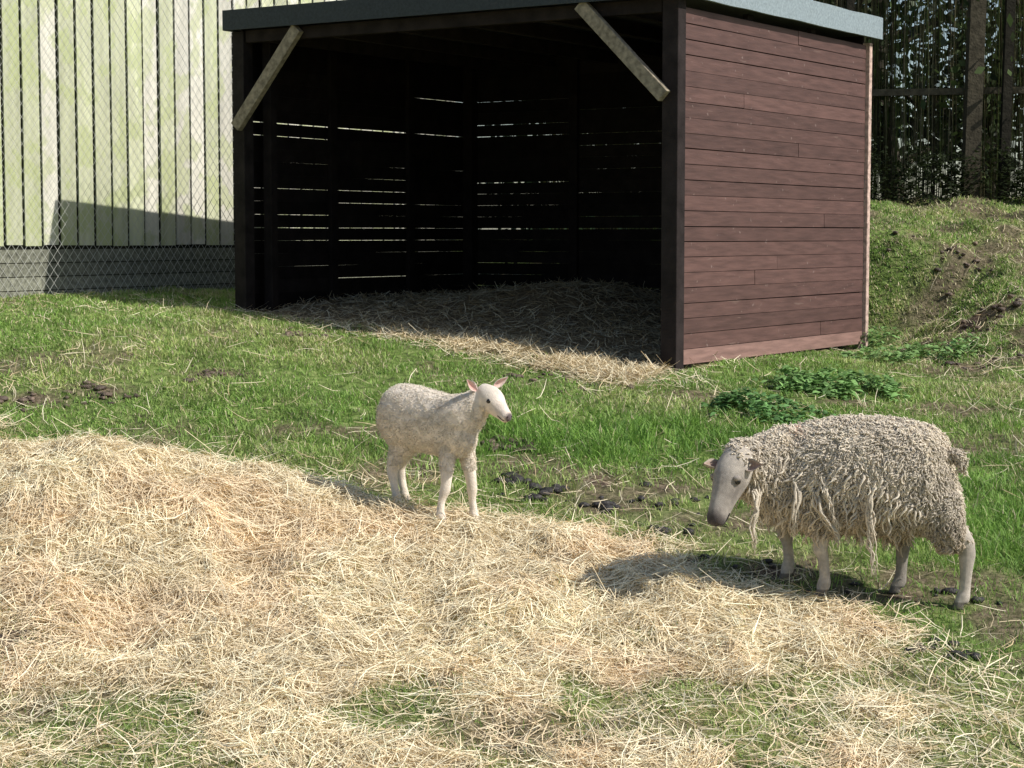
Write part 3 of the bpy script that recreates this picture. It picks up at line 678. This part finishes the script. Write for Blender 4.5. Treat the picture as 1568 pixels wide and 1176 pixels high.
for kind,fx,fy in lfeet:
    g=Tz(fx,fy)
    if kind=='f':
        hx_,hy_=(-.29,8.65) if fx<-.25 else (-.215,8.70)
        leg2(bm,[(hx_,hy_,.66,.035,.05),(hx_+(fx-hx_)*.2,hy_+(fy-hy_)*.2,.59,.033,.040),(fx+(hx_-fx)*.45+.008,fy+(hy_-fy)*.45-.007,g+.175,.024,.027),(fx+(hx_-fx)*.35+.006,fy+(hy_-fy)*.35-.005,g+.145,.024,.027),(fx+(hx_-fx)*.15,fy+(hy_-fy)*.15,g+.10,.0175,.019),(fx,fy,g+.055,.018,.020),(fx,fy,g+.037,.022,.023),(fx+.006,fy-.005,g+.015,.020,.022)])
    else:
        leg2(bm,[(fx+.02,fy+.03,.70,.07,.09),(fx+.03,fy-.0,.62,.058,.082),(fx+.012,fy,g+.26,.042,.056),(fx-.018,fy+.014,g+.17,.024,.033),(fx-.020,fy+.016,g+.15,.022,.030),(fx-.012,fy+.01,g+.10,.0185,.021),(fx-.002,fy,g+.05,.019,.021),(fx,fy,g+.035,.022,.023),(fx+.005,fy-.004,g+.015,.020,.022)])
    hoof(bm,fx+.004,fy-.004,g,(.75,-.66,0),.018)
loft(bm,[(-.595,8.95,.82,.02,.02),(-.612,8.965,.79,.02,.02),(-.618,8.965,.70,.016,.016),(-.615,8.96,.64,.010,.010)],ref=(1,0,0),n=10)
lam=remeshed('lamb_body',bm,.0065,4,lb,M_wool)
A2,N2,T2,S2,U2=frame(lp,ln); L2=(N2-A2).length
lw=np.array([.90,.78,.64])
def lc(v):
    c=np.tile(lw*.84,(len(v),1)); d=v-np.array(A2[:]); q=d@np.array(T2[:])/L2; hd=(v[:,2]>.72)&(v[:,0]>-.15)
    w=(sstep(.3,.7,q)*hd)[:,None]*.5; c=c*(1-w)+np.array([.76,.62,.54])*w
    dd=np.linalg.norm(v-np.array((N2+U2*.004)[:]),axis=1); w=np.clip((.030-dd)/.012,0,1)[:,None]; c=c*(1-w)+np.array([.13,.10,.10])*w
    for kind,fx,fy in lfeet:
        g=Tz(fx,fy); r2=np.hypot(v[:,0]-fx,v[:,1]-fy)<.06
        w=(r2&(v[:,2]<g+.02))[:,None]*.6; c=c*(1-w)+np.array([.25,.2,.16])*w
    return c
setcol(lam,lc)
for sg in (-1,1):
    p=A2+T2*L2*.42+S2*sg*.0465+U2*.017; ball('eye',p,.0105,M_eye,lb)
    p=A2+T2*L2*.97+S2*sg*.012+U2*.007; ball('nostril',p,.0042,M_skin,lb,(1,1,.7),(.02,.015,.015))
mp=[A2+T2*L2*q+S2*w+U2*h for q,w,h in [(.76,-.030,-.016),(.86,-.0275,-.017),(.94,-.022,-.017),(.99,0,-.015),(.94,.022,-.017),(.86,.0275,-.017),(.76,.030,-.016)]]
tubes('mouth',np.array([[p[:] for p in mp]]),np.full((1,7),.0022),np.array([[.05,.035,.035]]),M_skin,lb,sides=5)
ear('ear_near',(-.160,8.58,.895),(-.203,8.56,.947),(.55,-.75,.1),.040,M_skin,lb,(.80,.68,.58),(.70,.42,.36))
ear('ear_far',(-.082,8.62,.905),(-.018,8.635,.952),(.7,-.6,.1),.037,M_skin,lb,(.80,.68,.58),(.74,.50,.44))
def lcol(p,r):
    c=np.tile(lw,(len(p),1)); return c*(.88+.24*r.random(len(p)))[:,None]
def lmask(p): 
    return ((p[:,0]<-.17)|(p[:,2]<.83))&(p[:,2]>.52)&~((p[:,0]>-.12)&(p[:,2]>.73))
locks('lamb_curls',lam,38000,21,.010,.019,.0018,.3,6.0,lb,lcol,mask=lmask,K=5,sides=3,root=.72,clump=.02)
locks('lamb_fuzz',lam,14000,22,.005,.011,.0012,.5,2.0,lb,lcol,mask=lambda p:(~lmask(p))&(np.linalg.norm(p-np.array(N2[:]),axis=1)>.05)&(p[:,2]>.34),K=4,sides=3,root=.8)

# ---------------------------------------------------------------- light, sky, camera
sd=Vector((1,-.38,0)).normalized(); el=math.radians(43)
sunv=Vector((sd.x*math.cos(el),sd.y*math.cos(el),math.sin(el)))
sl=bpy.data.lights.new('sun','SUN'); sl.energy=5; sl.angle=math.radians(.5); sl.color=(1,.97,.92)
so=bpy.data.objects.new('sun',sl); link(so); so.rotation_euler=(-sunv).to_track_quat('-Z','Y').to_euler()
w=bpy.data.worlds.new('World'); scene.world=w; w.use_nodes=True; nt=w.node_tree
sk=nt.nodes.new('ShaderNodeTexSky'); sk.sky_type='NISHITA'; sk.sun_disc=False; sk.sun_elevation=el; sk.sun_rotation=math.atan2(sunv.x,sunv.y)
nt.links.new(sk.outputs[0],nt.nodes['Background'].inputs[0]); nt.nodes['Background'].inputs[1].default_value=.12
cd=bpy.data.cameras.new('camera'); cam=bpy.data.objects.new('camera',cd); link(cam)
cam.location=(0,0,1.6); cam.rotation_euler=(math.radians(90-4.5),0,0)
cd.sensor_width=36; cd.lens=36*2900/1568; cd.clip_end=2000; cd.clip_start=.1
scene.camera=cam
